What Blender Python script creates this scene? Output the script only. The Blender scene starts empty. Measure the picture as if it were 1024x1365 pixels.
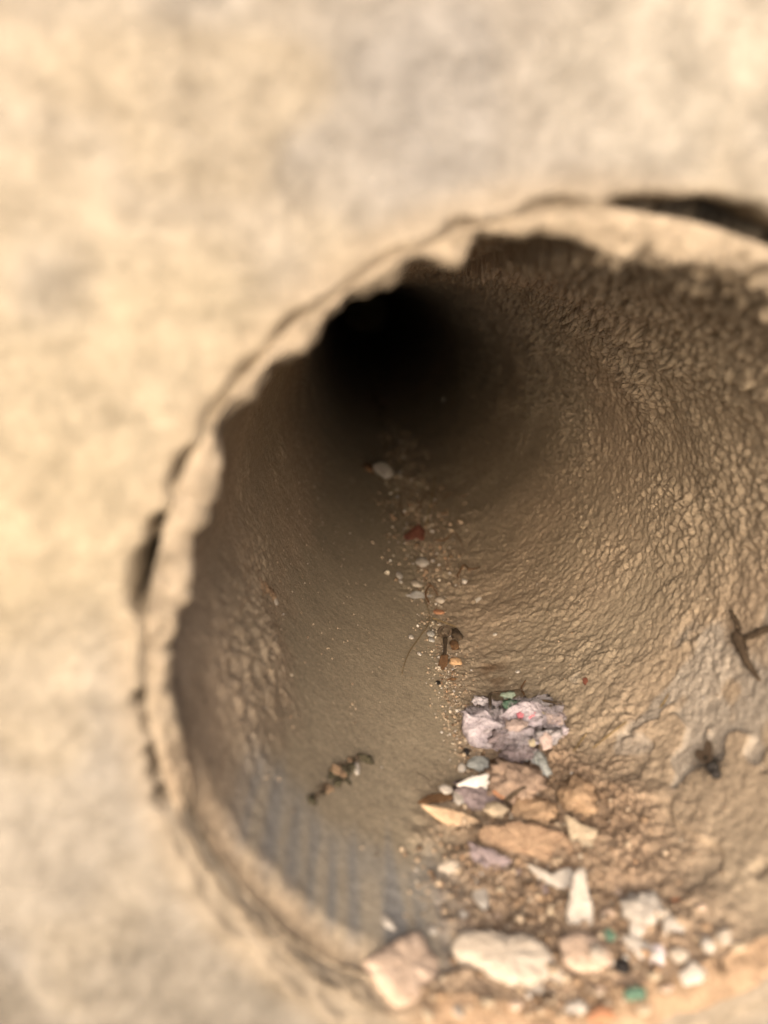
import bpy, math, random
import numpy as np
from mathutils import Vector, Matrix, noise as mnoise

# ------------------------------------------------------------------ camera, sky, sun, exposure
R = 0.06                                   # bore radius of the pipe, metres
sc = bpy.context.scene
CAM = np.array([-0.559, -1.677, 0.8715])     # in bore radii; pipe axis runs along +Y, mouth at y = 0
FPX = 1025.0
ax_ = np.array([(470 - 512) / FPX, -(385 - 682.5) / FPX, 1.0]); ax_ /= np.linalg.norm(ax_)
up_ = np.array([0, 1, 0]) - ax_ * ax_[1]; up_ /= np.linalg.norm(up_)
ri_ = np.cross(up_, ax_)
cd = bpy.data.cameras.new('camera'); cam = bpy.data.objects.new('camera', cd)
sc.collection.objects.link(cam); sc.camera = cam
M = Matrix(((ri_[0], ri_[1], -ri_[2]), (ax_[0], ax_[1], -ax_[2]), (up_[0], up_[1], -up_[2])))
cam.matrix_world = Matrix.Translation(Vector(CAM * R)) @ M.to_4x4()
cd.sensor_fit = 'VERTICAL'; cd.sensor_height = 36; cd.sensor_width = 27
cd.lens = 36 * FPX / 1365; cd.clip_start = 0.004; cd.clip_end = 50
cd.dof.use_dof = True; cd.dof.focus_distance = 3.95 * R; cd.dof.aperture_fstop = 8.6

SUN_EL, SUN_AZ = 20.0, 191.0
w = bpy.data.worlds.new('World'); sc.world = w; w.use_nodes = True
nt = w.node_tree; bg = nt.nodes['Background']
sky = nt.nodes.new('ShaderNodeTexSky'); sky.sky_type = 'NISHITA'; sky.sun_disc = False
sky.sun_elevation = math.radians(SUN_EL); sky.sun_rotation = math.radians(SUN_AZ)
sky.dust_density = 6; sky.ozone_density = 0.5; sky.air_density = 0.8
nt.links.new(sky.outputs[0], bg.inputs[0]); bg.inputs[1].default_value = 0.13
sd = bpy.data.lights.new('sun', 'SUN'); sun = bpy.data.objects.new('sun', sd); sc.collection.objects.link(sun)
sd.energy = 3.0; sd.angle = math.radians(62); sd.color = (1.0, 0.91, 0.81)
e, a = math.radians(SUN_EL), math.radians(SUN_AZ)
sv = Vector((math.sin(a) * math.cos(e), math.cos(a) * math.cos(e), math.sin(e)))
sun.rotation_euler = sv.to_track_quat('Z', 'Y').to_euler()
vs = sc.view_settings
vs.view_transform = 'Standard'; vs.look = 'None'; vs.gamma = 1; vs.use_curve_mapping = False
vs.exposure = 0.92
sc.cycles.max_bounces = 10; sc.cycles.diffuse_bounces = 8
sc.cycles.use_adaptive_sampling = True; sc.cycles.adaptive_threshold = 0.008

# ------------------------------------------------------------------ helpers
rng = random.Random(7)
def hsh(ix, iy, s):
    n = (ix.astype(np.int64) * 374761393 + iy.astype(np.int64) * 668265263 + s * 1442695041) & 0xffffffff
    n = ((n ^ (n >> 13)) * 1274126177) & 0xffffffff
    n = ((n ^ (n >> 16)) * 2246822519) & 0xffffffff
    return ((n ^ (n >> 15)) & 0xffffff).astype(np.float64) / 0xffffff
def vnoise(u, v, s, per=None):
    iu = np.floor(u); iv = np.floor(v); fu = u - iu; fv = v - iv
    fu = fu * fu * fu * (fu * (fu * 6 - 15) + 10); fv = fv * fv * fv * (fv * (fv * 6 - 15) + 10)
    m = (lambda q: np.mod(q, per)) if per else (lambda q: q)
    a0, a1 = m(iu), m(iu + 1)
    x0 = hsh(a0, iv, s) * (1 - fu) + hsh(a1, iv, s) * fu
    x1 = hsh(a0, iv + 1, s) * (1 - fu) + hsh(a1, iv + 1, s) * fu
    return (x0 * (1 - fv) + x1 * fv) * 2 - 1
def cells(u, v, s, per=None):
    iu = np.floor(u); iv = np.floor(v)
    f1 = np.full(u.shape, 9.0); f2 = np.full(u.shape, 9.0); idr = np.zeros(u.shape)
    for du in (-1, 0, 1):
        for dv in (-1, 0, 1):
            cu, cv = iu + du, iv + dv
            mu = np.mod(cu, per) if per else cu
            d = np.hypot(cu + hsh(mu, cv, s) - u, cv + hsh(mu, cv, s + 1) - v)
            nearer = d < f1
            f2 = np.where(nearer, f1, np.minimum(f2, d))
            idr = np.where(nearer, hsh(mu, cv, s + 2), idr); f1 = np.where(nearer, d, f1)
    return f1, f2, idr
def sstep(a, b, x):
    t = np.clip((x - a) / (b - a), 0, 1); return t * t * (3 - 2 * t)
def bump(c, wd, x):
    return np.exp(-((x - c) / wd) ** 2)
TAU = 2 * math.pi
def N2(phi, y, size, s):            # tileable noise over the unrolled bore, feature size in radii
    per = max(2, round(TAU / size)); return vnoise(phi / 360 * per, y / size, s, per)
def fbm(phi, y, size, s, o=3):
    r = 0; am = 1.0; tot = 0
    for k in range(o):
        r = r + am * N2(phi, y, size / 2 ** k, s + 17 * k); tot += am; am *= .5
    return r / tot
def W2(phi, y, size, s, warp=.35):
    per = max(3, round(TAU / size)); u = phi / 360 * per; v = y / size
    return cells(u + warp * vnoise(u * .7, v * .7, s + 5) , v + warp * vnoise(u * .7, v * .7, s + 6), s, per)

# phi: degrees round the bore, 0 = floor, +90 = right wall, 180 = crown, -90 = left wall; y in radii
def field(phi, y, colour=True):
    phi = (np.asarray(phi, float) + 180) % 360 - 180; y = np.asarray(y, float)
    ws = fbm(phi, y, .5, 3) * 9 + fbm(phi, y, .12, 4) * 4          # wobble of region borders, degrees
    ph = phi + ws
    right = sstep(14, 100, ph)
    crown = sstep(105, 135, np.abs(ph + 0)) * (ph > 0) + sstep(-150, -165, ph)
    patch = sstep(-.02, .22, fbm(phi, y, .45, 9, 4))             # ragged islands of crust
    left = sstep(-48, -80, ph + 10 * patch) * sstep(-172, -150, ph) * (.12 + .88 * patch)
    scr2 = sstep(.25, .55, y)
    yw = y + .12 * fbm(phi, y, .35, 8)
    scrub = sstep(.75, .35, yw) * sstep(-88, -80, phi)            # worn smooth near the mouth
    silt = sstep(-62, -50, ph) * sstep(-2, -8, phi + .35 * ws)
    und = fbm(phi, y, .7, 20, 2) * .014
    dm = lambda f1, idr, rr_: np.clip(1 - (f1 / rr_) ** 2, 0, 1) ** .58 * (.4 + .9 * idr)
    f1, f2, id1 = W2(phi, y / 1.35, .058, 40, .2); d1 = dm(f1, id1, .32 + .26 * id1)
    f1b, f2b, id1b = W2(phi + 7, y / 1.3, .041, 43, .2); d1 = np.maximum(d1, .85 * dm(f1b, id1b, .34 + .26 * id1b))
    e1, e2, id0 = W2(phi, y, .040, 45, .12); d0 = dm(e1, id0, .44 + .24 * id0)
    g1, g2, id2 = W2(phi, y, .019, 50, .2); d2 = dm(g1, id2, .70)
    p1, p2, id3 = W2(phi, y, .125, 60, .3); d3 = dm(p1, id3, .74) * (.4 + .6 * sstep(0, .12, p2 - p1))
    ql = fbm(phi, y, .26, 65, 5); isl = sstep(-.03, .05, ql) + .7 * sstep(.16, .23, ql)      # ragged plates of crust, two deep
    mod = .60 + .45 * fbm(phi, y, .28, 70)
    near = sstep(1.2, .7, yw) * sstep(84, 52, ph)
    calm = .48 + .52 * sstep(-.25, .18, fbm(phi, y / 2, .42, 77, 3) + .5 * crown)
    knob = np.clip(crown * 1.1 + right * .62 + left * .30 * scr2, 0, 1.15) * (1 - .85 * near) * calm
    plate = (sstep(18, 40, ph) * sstep(150, 95, ph) * .8 + left * .45 * scr2) * (1 - .75 * near) * (.4 + .6 * calm)
    floorR = sstep(-6, 4, phi + .3 * ws) * sstep(50, 25, ph)
    crumbP = bump(-71, 11, phi + ws * .5) * sstep(.35, .5, y) * sstep(1.55, 1.1, y) + .5 * bump(-73, 9, phi) * bump(1.6, .22, y)
    h = und * (1 - .7 * silt)
    rw_ = np.clip(1 - .75 * crown, 0, 1); hiw = sstep(45, 85, ph)
    nearp = sstep(2.6, 1.2, y)
    am = sstep(-.42, .32, fbm(phi, y / 2.2, .20, 48, 3))                # strength of the crust comes and goes
    h = h + knob * (.52 + .52 * am) * (.031 * rw_ * d1 + (.010 + .042 * crown + .008 * hiw * (1 - crown)) * d0 + .009 * d2) + plate * (.011 * isl * nearp + .004 * d0)
    h = h + crumbP * (.016 * d1 + .016 * d3 + .010 * isl + .010 * d0)
    h = h + floorR * (.006 * isl + .004 * d0 + .006 * d2 * sstep(-.2, .5, fbm(phi, y, .2, 74)))
    fine = fbm(phi, y, .035, 80, 3)
    h = h + .0030 * fine * (1 - .6 * silt) + .0018 * fbm(phi, y, .012, 90, 2) * (1 - .6 * silt)
    # flaking plates by the right foot of the bore
    fl = np.clip(bump(47, 22, ph) * sstep(1.5, .9, y) + .7 * bump(30, 15, ph) * bump(1.0, .5, y), 0, 1)
    step_ = sstep(-.06, .02, fbm(phi + 3, y, .38, 95, 4))
    h = h + fl * step_ * .020
    # bed of soil under the rubble
    ws2 = fbm(phi, y, .22, 99, 3)
    bed = sstep(-24, -11, phi + 8 * ws2 - 30 * np.clip(.14 - y, 0, .14) * -4) * sstep(42, 18, phi + 8 * ws2) * sstep(1.25, .55, y + .22 * ws2 - .5 * bump(12, 9, phi))
    trail = bump(-3.5, 3.2, phi + 1.5 * ws2) * sstep(.8, 1.4, y) * sstep(4.2, 2.6, y)
    h = h + bed * (.030 + .020 * ws2 + .010 * d3 + .014 * d1 + .010 * d2) + trail * (.004 + .004 * d2)
    # ridge of packed dirt just behind the lower left lip
    rdg = bump(-50, 26, phi) * sstep(.20, .05, y + .05 * ws2)
    ribs = np.sin(TAU * (phi / 4.6 + .9 * N2(phi, y * .05, .2, 144))) * sstep(-66, -56, phi) * sstep(-8, -15, phi) * sstep(.62, .40, y)
    h = h - .0010 * ribs
    h = h + rdg * (.004 + .008 * d1 + .008 * fbm(phi, y, .1, 88))
    # root crumbs far back on the floor
    far = bump(2, 14, ph) * sstep(2.2, 3.2, y)
    h = h + far * (.012 * d1 + .018 * d3 * sstep(0, .5, fbm(phi, y, .3, 33)))
    if not colour: return h
    n1 = fbm(phi, y, .30, 101, 3)[..., None]; n2 = fbm(phi, y, .06, 111, 3)[..., None]; n3 = fbm(phi, y, .9, 121, 2)[..., None]
    C = lambda *q: np.array(q)
    col = C(.350, .270, .200) * (1 + .13 * n1 + .18 * n2)
    col = col + (C(.31, .255, .19) - col) * np.clip(.35 + .6 * n3, 0, .8)
    sl = C(.300, .252, .188) * (1 + .10 * n1 + .09 * n2 + .10 * n3)
    col = col + (sl - col) * silt[..., None] * .9
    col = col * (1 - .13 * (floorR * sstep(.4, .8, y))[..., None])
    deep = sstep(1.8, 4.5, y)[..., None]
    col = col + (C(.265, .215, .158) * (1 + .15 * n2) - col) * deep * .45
    # grey film on bare spots of the pipe
    bare = sstep(.05, .32, fbm(phi + 40, y, .34, 131, 3)) * (1 - step_) * fl
    col = col + (C(.34, .33, .32) - col) * np.clip(bare * 1.3, 0, .42)[..., None]
    # rubbed streaks along the pipe by the lower left lip
    rg = sstep(-66, -56, phi) * sstep(-8, -15, phi) * sstep(.62, .42, y + .10 * N2(phi, y * .1, .10, 143)) * sstep(.05, .12, y)
    col = col + (C(.315, .295, .27) * (1 + .06 * n2) - col) * (rg * .7)[..., None]
    sx = .55 * np.sin(TAU * (phi / 4.6 + .9 * N2(phi, y * .05, .2, 144))) + .45 * N2(phi, y * .12, .03, 142)
    stk = sstep(.0, .5, sx) * sstep(-64, -54, phi) * sstep(-6, -14, phi) * sstep(.08, .18, y) * sstep(.62, .36, y + .18 * N2(phi, y * .1, .08, 143))
    col = col + (C(.205, .210, .228) - col) * (stk * (.40 + .32 * N2(phi, y * .05, .2, 147)))[..., None]
    pale = sstep(.0, .5, -sx) * sstep(-72, -60, phi) * sstep(-14, -24, phi) * sstep(.55, .30, y)
    col = col + (C(.43, .36, .27) - col) * (pale * .5)[..., None]
    soil = C(.275, .195, .138) * (1 + .25 * n2 + .15 * n1)
    col = col + (soil - col) * np.clip(bed, 0, 1)[..., None] * .85
    col = col + (C(.40, .305, .215) * (1 + .15 * n2) - col) * np.clip(rdg * 1.2, 0, .8)[..., None]
    # brown rust-coloured stains
    st = np.clip(bump(9, 4.5, phi) * bump(1.95, .17, y) + .7 * bump(-8, 9, phi) * bump(11.5, 2.2, y) + .5 * bump(20, 6, phi) * bump(.75, .18, y), 0, 1) * sstep(-.4, .3, fbm(phi, y, .08, 151))
    col = col + (C(.10, .055, .03) - col) * (st * .8)[..., None]
    return h, np.clip(col, .01, 1)

TX, TZ = .032, .117                 # the wall leans back a little: lean of the mouth plane
def lean_(P):
    P = np.array(P, float); P[..., 1] += TX * P[..., 0] + TZ * P[..., 2]; return P
def surf(phi, y, h, lift=0.0):
    r = (1 - h - lift); t = np.radians(phi - 90)
    return lean_(np.stack([r * np.cos(t), y, r * np.sin(t)], -1))

def ray(px, py):
    D = np.array([(px - 512) / FPX, -(py - 682.5) / FPX, 1.0])
    return np.array([D @ ri_, D @ ax_, D @ up_])
def look(phi, y):                    # height of the crust, from the finished bore
    p = (np.asarray(phi, float) + 180) % 360 - 180
    i = np.clip(np.searchsorted(PHI, p), 0, NTH - 1); j = np.clip(np.searchsorted(YS, y), 0, len(YS) - 1)
    return HG[i, j]
def hit(px, py):                     # where the bore lies under a point of the picture
    d = ray(px, py); h = 0.0
    for k in range(8):
        q = 1 - h
        A = d[0] ** 2 + d[2] ** 2; B = 2 * (CAM[0] * d[0] + CAM[2] * d[2]); c = CAM[0] ** 2 + CAM[2] ** 2 - q * q
        t = (-B + math.sqrt(B * B - 4 * A * c)) / (2 * A); P = CAM + t * d
        phi = math.degrees(math.atan2(P[2], P[0])) + 90
        h = .5 * h + .5 * float(look(np.array([phi]), np.array([P[1] - TX * P[0] - TZ * P[2]]))[0])
    n = np.array([-P[0], 0, -P[2]]); n /= np.linalg.norm(n)
    return P, n, phi, P[1]

def mesh(name, co, faces, mat=None, parent=None, col=None, smooth=True):
    me = bpy.data.meshes.new(name)
    co = np.asarray(co, np.float32)
    if isinstance(faces, np.ndarray):
        k = faces.shape[1]; nf = len(faces)
        me.vertices.add(len(co)); me.vertices.foreach_set('co', co.ravel())
        me.loops.add(nf * k); me.loops.foreach_set('vertex_index', faces.ravel().astype(np.int32))
        me.polygons.add(nf); me.polygons.foreach_set('loop_start', np.arange(0, nf * k, k, dtype=np.int32))
        me.update(calc_edges=True)
    else:
        me.from_pydata([tuple(map(float, c)) for c in co], [], faces)
    if smooth: me.polygons.foreach_set('use_smooth', np.ones(len(me.polygons), bool))
    if col is not None:
        at = me.color_attributes.new('col', 'FLOAT_COLOR', 'POINT')
        c4 = np.ones((len(co), 4), np.float32); c4[:, :3] = col; at.data.foreach_set('color', c4.ravel())
    me.update()
    o = bpy.data.objects.new(name, me); sc.collection.objects.link(o)
    if mat: me.materials.append(mat)
    if parent: o.parent = parent
    return o
def tag(o, label=None, cat=None, group=None, kind=None):
    for k, v in (('label', label), ('category', cat), ('group', group), ('kind', kind)):
        if v: o[k] = v
    return o
def empty(name, loc):
    o = bpy.data.objects.new(name, None); o.empty_display_size = .005; o.location = loc
    sc.collection.objects.link(o); return o
def adopt(child, par):               # geometry given in world space, kept in place under its thing
    child.parent = par; child.matrix_parent_inverse = Matrix.Translation(par.location).inverted()

def material(name, c1, c2=None, rough=.9, scale=300, bumpd=.0006, attr=False, spec=.25, bscale=None, trans=0, wave=None):
    m = bpy.data.materials.new(name); m.use_nodes = True; t = m.node_tree; b = t.nodes['Principled BSDF']
    b.inputs['Roughness'].default_value = rough; b.inputs['Specular IOR Level'].default_value = spec
    tc = t.nodes.new('ShaderNodeTexCoord')
    nz = t.nodes.new('ShaderNodeTexNoise'); nz.inputs['Scale'].default_value = scale; nz.inputs['Detail'].default_value = 6
    nz.inputs['Roughness'].default_value = .65
    t.links.new(tc.outputs['Object'], nz.inputs['Vector'])
    if attr:
        at = t.nodes.new('ShaderNodeAttribute'); at.attribute_name = 'col'
        rp = t.nodes.new('ShaderNodeValToRGB'); rp.color_ramp.elements[0].position = .25; rp.color_ramp.elements[1].position = .8
        rp.color_ramp.elements[0].color = (.62, .60, .56, 1); rp.color_ramp.elements[1].color = (1.35, 1.32, 1.25, 1)
        t.links.new(nz.outputs[0], rp.inputs[0])
        mx = t.nodes.new('ShaderNodeMix'); mx.data_type = 'RGBA'; mx.blend_type = 'MULTIPLY'; mx.inputs[0].default_value = 1
        t.links.new(at.outputs['Color'], mx.inputs[6]); t.links.new(rp.outputs[0], mx.inputs[7])
        t.links.new(mx.outputs[2], b.inputs['Base Color'])
    else:
        rp = t.nodes.new('ShaderNodeValToRGB'); rp.color_ramp.elements[0].position = .32; rp.color_ramp.elements[1].position = .66
        rp.color_ramp.elements[0].color = (*(c2 or [q * .7 for q in c1]), 1); rp.color_ramp.elements[1].color = (*c1, 1)
        t.links.new(nz.outputs[0], rp.inputs[0]); t.links.new(rp.outputs[0], b.inputs['Base Color'])
    if wave:
        wv = t.nodes.new('ShaderNodeTexWave'); wv.inputs['Scale'].default_value = wave; wv.inputs['Distortion'].default_value = 6
        t.links.new(tc.outputs['Object'], wv.inputs['Vector'])
    if bumpd:
        n2 = t.nodes.new('ShaderNodeTexNoise'); n2.inputs['Scale'].default_value = bscale or scale * 4
        n2.inputs['Detail'].default_value = 4; t.links.new(tc.outputs['Object'], n2.inputs['Vector'])
        bp = t.nodes.new('ShaderNodeBump'); bp.inputs['Distance'].default_value = bumpd; bp.inputs['Strength'].default_value = .8
        t.links.new((wv.outputs[0] if wave else n2.outputs[0]), bp.inputs['Height']); t.links.new(bp.outputs[0], b.inputs['Normal'])
    if trans: b.inputs['Transmission Weight'].default_value = trans
    return m

# ------------------------------------------------------------------ the pipe: rim and bore
# inner edge of the broken rim, (angle from +X, radius)
RIN = [(67.3,1.001),(70.3,0.980),(73.8,0.973),(76.8,0.963),(79.6,0.947),(81.9,0.952),(83.8,0.962),(85.4,0.953),(87.0,0.943),(89.7,0.954),(92.7,0.971),(95.1,0.988),(98.0,0.994),(100.4,0.993),(102.5,1.004),(103.8,1.019),(105.9,1.022),(107.4,1.003),(108.4,0.977),(109.3,0.969),(111.0,0.985),(112.5,1.002),(115.0,1.015),(116.7,1.004),(118.8,0.994),(121.2,1.003),(123.2,1.014),(125.2,1.011),(128.0,1.014),(130.4,0.992),(132.4,0.986),(134.5,1.001),(136.3,1.015),(138.3,1.008),(140.9,0.998),(143.2,1.014),(145.5,1.024),(147.5,1.020),(149.7,0.997),(152.0,0.971),(155.3,0.960),(158.4,0.960),(161.6,0.975),(164.9,0.961),(168.9,0.948),(170.9,0.970),(174.4,0.975),(176.4,0.988),(181.1,0.992),(185.9,0.983),(189.1,0.982),(193.3,0.988),(196.3,0.978),(202.6,0.972),(208.4,0.975),(215,.98),(224,.985),(232,.98),(242,.985),(255,.982),(270,.975),(284,.985),(298,.972),(310,.985),(322,.97),(334,.99),(345,.974),(356,.99),(365,.972),(374,.986),(383,.968),(392,.984),(402,.972),(411,.99),(420,.985)]
rt = np.array([q[0] for q in RIN]); rr = np.array([q[1] for q in RIN])
def rin(th):
    t = (th - 67.3) % 360 + 67.3
    return np.interp(t, np.append(rt, 427.3), np.append(rr, rr[0])) + .006 * N2(th, th * 0, .035, 240) + .004 * N2(th, th * 0, .014, 241)

# columns round the bore: denser where the wall stands open to view
dens = lambda p: .45 + .9 * sstep(-125, -95, p) * (1 - .0 * p)
pp = np.linspace(-180, 180, 4001); cum = np.concatenate([[0], np.cumsum(dens((pp[1:] + pp[:-1]) / 2))]); NTH = 1330
PHI = np.interp(np.linspace(0, cum[-1], NTH, endpoint=False), cum, pp)
ys = [.05]
while ys[-1] < 32:
    y = ys[-1]; ys.append(y + (.0060 + .0006 * y + .00050 * max(0, y - 3.5) ** 2 + .00012 * max(0, y - 6) ** 3))
YS = np.array(ys)
P2, Y2 = np.meshgrid(PHI, YS, indexing='ij')
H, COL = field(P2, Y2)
ri_edge = rin(P2 - 90)
up_part = sstep(-62, -80, P2) + sstep(80, 100, P2)          # where the lip stands proud of the bore
bl = sstep(.05, .17, Y2)
cham = sstep(-84, -66, P2) * sstep(-18, -30, P2)
lowm = sstep(-84, -66, P2) * sstep(62, 40, P2)              # rubble lies over the lip here
ulip = sstep(-80, -92, P2)
edge0 = (1 - ri_edge) * (.35 + .65 * np.clip(up_part, 0, 1)) + H * .5 * (1 - ulip) - .006 * ulip
edge0 = edge0 * (1 - lowm) + lowm * (H * .7 - .012 - .020 * cham)
hi = ulip * sstep(5.5, .3, Y2) * sstep(.055, .09, Y2)
H2 = H * (1 - hi * .5) - hi * .055
H = (1 - bl) * edge0 + bl * H2
H = np.where(Y2 < .45, np.maximum(H, -.043), np.maximum(H, -.06))
BX = surf(P2, Y2, H); HG = H.astype(np.float32)
# rim profile, outside to inside
prof = []
PH1 = PHI; lw1 = lowm[:, 0]; re1 = rin(PH1 - 90); re1 = re1 * (1 - lw1) + lw1 * np.hypot(BX[:, 0, 0], BX[:, 0, 2])
def rimpt(r, y, k):
    nz = .016 * fbm(PH1, np.full_like(PH1, k * .012), .13, 200, 3) + .010 * fbm(PH1, np.full_like(PH1, k * .012), .035, 210, 3)
    t = np.radians(PH1 - 90); return lean_(np.stack([(r + nz * .5) * np.cos(t), y + nz, (r + nz * .5) * np.sin(t)], -1))
ro = 1.052 + .003 * N2(PH1, PH1 * 0, .12, 220)
rin_eff = BX[:, 0, :]; r_in0 = np.hypot(rin_eff[:, 0], rin_eff[:, 2])
prof.append(rimpt(ro, np.full_like(ro, .40), 0)); prof.append(rimpt(ro, np.full_like(ro, .03), 1)); prof.append(rimpt(ro - .004, np.full_like(ro, .008), 2))
ro2 = ro - .012
for k, f in enumerate(np.linspace(0, 1, 9)):
    rad = ro2 + (re1 + .006 - ro2) * f
    prof.append(rimpt(rad, -.010 + .022 * f * f - .004 * math.sin(math.pi * f) + .04 * lw1 * f + 0 * rad, 3 + k))
prof.append(rimpt(re1, .024 + .02 * lw1, 13))
mid = rimpt(.5 * (re1 + r_in0), np.full_like(ro, .036) + .010 * lw1, 14); prof.append(mid)
prof.append(BX[:, 0, :])
PR = np.stack(prof, 1)
def gridfaces(n, m):
    i = np.arange(n); j = np.arange(m - 1); I, J = np.meshgrid(i, j, indexing='ij'); I2 = (I + 1) % n
    return np.stack([I * m + J, I2 * m + J, I2 * m + J + 1, I * m + J + 1], -1).reshape(-1, 4)
m_bore = material('caked_dirt', (.4, .3, .2), attr=True, scale=900, bumpd=.00035, bscale=2600, rough=.93, spec=.15)
m_rim = material('dusty_rim', (.6, .5, .4), attr=True, scale=220, bumpd=.0008, bscale=700, rough=.95, spec=.1)
pipe = tag(empty('drain_pipe', (0, 0, -R)), 'round pipe crusted inside with lumpy tan dirt, seen down its bore', 'pipe')
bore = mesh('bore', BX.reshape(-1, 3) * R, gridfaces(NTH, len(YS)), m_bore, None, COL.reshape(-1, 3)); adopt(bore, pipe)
RC = np.array([.268, .218, .166]) * (1 + .15 * fbm(PH1, PH1 * 0, .2, 230)[:, None]); RC = RC + (np.array([.29, .20, .135]) - RC) * (lw1 * (1 - cham[:, 0]) * .9)[:, None]
kk = np.arange(PR.shape[1])[None, :] * .012
RC = RC[:, None, :] * (1 + .20 * fbm(PH1[:, None] + 0 * kk, kk + 0 * PH1[:, None], .05, 231, 3) + .10 * fbm(PH1[:, None] + 0 * kk, kk + 0 * PH1[:, None], .018, 232, 2))[..., None]
rim = mesh('rim', PR.reshape(-1, 3) * R, gridfaces(NTH, PR.shape[1]), m_rim, None, RC.reshape(-1, 3)); adopt(rim, pipe)
rim['label'] = 'pale scalloped broken edge of the pipe mouth'
fy = YS[-1]
cap = mesh('silt_plug', np.concatenate([[[0, fy + .2, 0]], BX[:, -1, :]]) * R, [(0, 1 + (i + 1) % NTH, 1 + i) for i in range(NTH)], m_bore, None, np.tile([.2, .15, .1], (NTH + 1, 1))); adopt(cap, pipe)
del P2, Y2, H, COL, BX

# ------------------------------------------------------------------ the wall round the mouth
TH = np.linspace(0, 360, 1080, endpoint=False)
rw = 1.070 + .010 * N2(TH, TH * 0, .22, 301) + .007 * N2(TH, TH * 0, .07, 302)
dth = lambda c: (TH - c + 180) % 360 - 180
openw = np.zeros_like(TH); dep = np.full_like(TH, -.026) + .016 * N2(TH, TH * 0, .13, 303) + .008 * N2(TH, TH * 0, .05, 304)
for c, wd, op, dp in ((166.2, 1.9, .016, 1.3), (169.4, 1.7, .014, 1.3), (161, 1.5, .008, .16), (153, 2.2, .006, .05), (145, 3, .003, .0), (139, 3, .004, .012), (131.5, 2.5, .005, .03),
                      (118, 4, .002, .0), (108, 2.5, .006, .012), (96, 4, .004, .02), (84, 4, .014, .16), (77, 4, .018, .3), (70, 4, .020, .4), (60, 7, .014, .3), (40, 6, .01, .05), (20, 5, .012, .05),
                      (183.6, 1.2, .006, .16), (187, 1.6, .004, .03), (191, 1.0, .006, .12), (193.5, 1.2, .006, .10), (197, 1.0, .005, .12)):
    g = np.exp(-(dth(c) / wd) ** 2); openw += op * g; dep = np.maximum(dep, dep * (1 - g) + dp * g)
rw = rw + openw
low = bump(-128 % 360, 34, TH) + bump(-60 % 360, 22, TH)                    # dirt packed over the joint low down
rad = np.concatenate([[.98, 1.0, 1.015, 1.03], [0, .0, .004, .012, .024], ])
cols = []
Wc = []
def wally(th, r):
    x = r * np.cos(np.radians(th)); z = r * np.sin(np.radians(th))
    n = vnoise(x / .55 + 9, z / .55 + 5, 310) * .020 + vnoise(x / .22 + 9, z / .22 + 5, 311) * .013 + vnoise(x / .09 + 9, z / .09 + 5, 312) * .006 + vnoise(x / .035 + 9, z / .035 + 5, 313) * .0025
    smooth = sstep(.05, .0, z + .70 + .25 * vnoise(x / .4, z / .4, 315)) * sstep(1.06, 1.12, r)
    lowc = bump(-132 % 360, 26, th % 360) + bump(-62 % 360, 20, th % 360)
    crust = lowc * sstep(1.11, 1.07, r + .025 * vnoise(x / .1, z / .1, 318)) * sstep(1.04, 1.06, r)
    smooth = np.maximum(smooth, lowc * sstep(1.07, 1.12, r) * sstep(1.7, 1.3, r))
    y = -.013 - crust * (.022 + .016 * vnoise(x / .07, z / .07, 319) + .008 * vnoise(x / .03, z / .03, 321)) - .030 * sstep(1.06, 1.5, r) + n * .45 * (1 - .8 * smooth) - .015 * smooth
    return y, x, z, smooth
for k, r0 in enumerate((1.034, 1.040, 1.046, 1.052)):
    r = np.full_like(TH, r0) + .05 * sstep(.10, .25, dep); x = r * np.cos(np.radians(TH)); z = r * np.sin(np.radians(TH))
    cols.append(np.stack([x, dep + .012 + .03 * (1.052 - r0) / .018 + .003 * N2(TH, TH * 0 + k, .05, 320), z], -1)); Wc.append(np.zeros_like(TH))
deepm = sstep(.10, .30, dep)
gfl = rw - .004 + .09 * deepm
x = gfl * np.cos(np.radians(TH)); z = gfl * np.sin(np.radians(TH)); cols.append(np.stack([x, dep + .008, z], -1)); Wc.append(np.zeros_like(TH))
for f, rd in ((.55, .0), (.18, .003), (.0, .016)):
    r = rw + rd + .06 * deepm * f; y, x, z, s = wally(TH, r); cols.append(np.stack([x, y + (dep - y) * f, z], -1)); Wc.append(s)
for off in list(np.linspace(.034, 1.1, 90)) + list(np.geomspace(1.13, 7, 60)):
    r = rw * (1 - sstep(.0, .9, np.array(off))) + 1.06 * sstep(.0, .9, np.array(off)) + off
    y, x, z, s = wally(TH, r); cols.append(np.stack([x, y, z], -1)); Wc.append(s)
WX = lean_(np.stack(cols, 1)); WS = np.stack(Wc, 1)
xx, zz = WX[..., 0], WX[..., 2]
b1 = (vnoise(xx / .42, zz / .42, 330) + .45 * vnoise(xx / .17, zz / .17, 331))[..., None]
b3 = (vnoise(xx / .06, zz / .06, 335) + .7 * vnoise(xx / .03, zz / .03, 336))[..., None]
b2 = (vnoise(xx / .42 + 3, zz / .42, 332) + .7 * vnoise(xx / .16, zz / .16, 333))[..., None]
wc = np.array([.255, .224, .188]) * (1 + 0 * b1)
wc = wc + (np.array([.192, .180, .172]) - wc) * np.clip(b1 * .85, 0, .7)
wc = wc + (np.array([.270, .228, .172]) - wc) * np.clip(b2 * .7, 0, .6)
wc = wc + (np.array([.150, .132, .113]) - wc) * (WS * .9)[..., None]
wc = wc * (1 + .06 * b3); wc = wc * (1 - .16 * np.clip((b3 - .75) * 3, 0, 1))
wn = .18 * b1[..., 0] + .12 * b2[..., 0]
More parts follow.
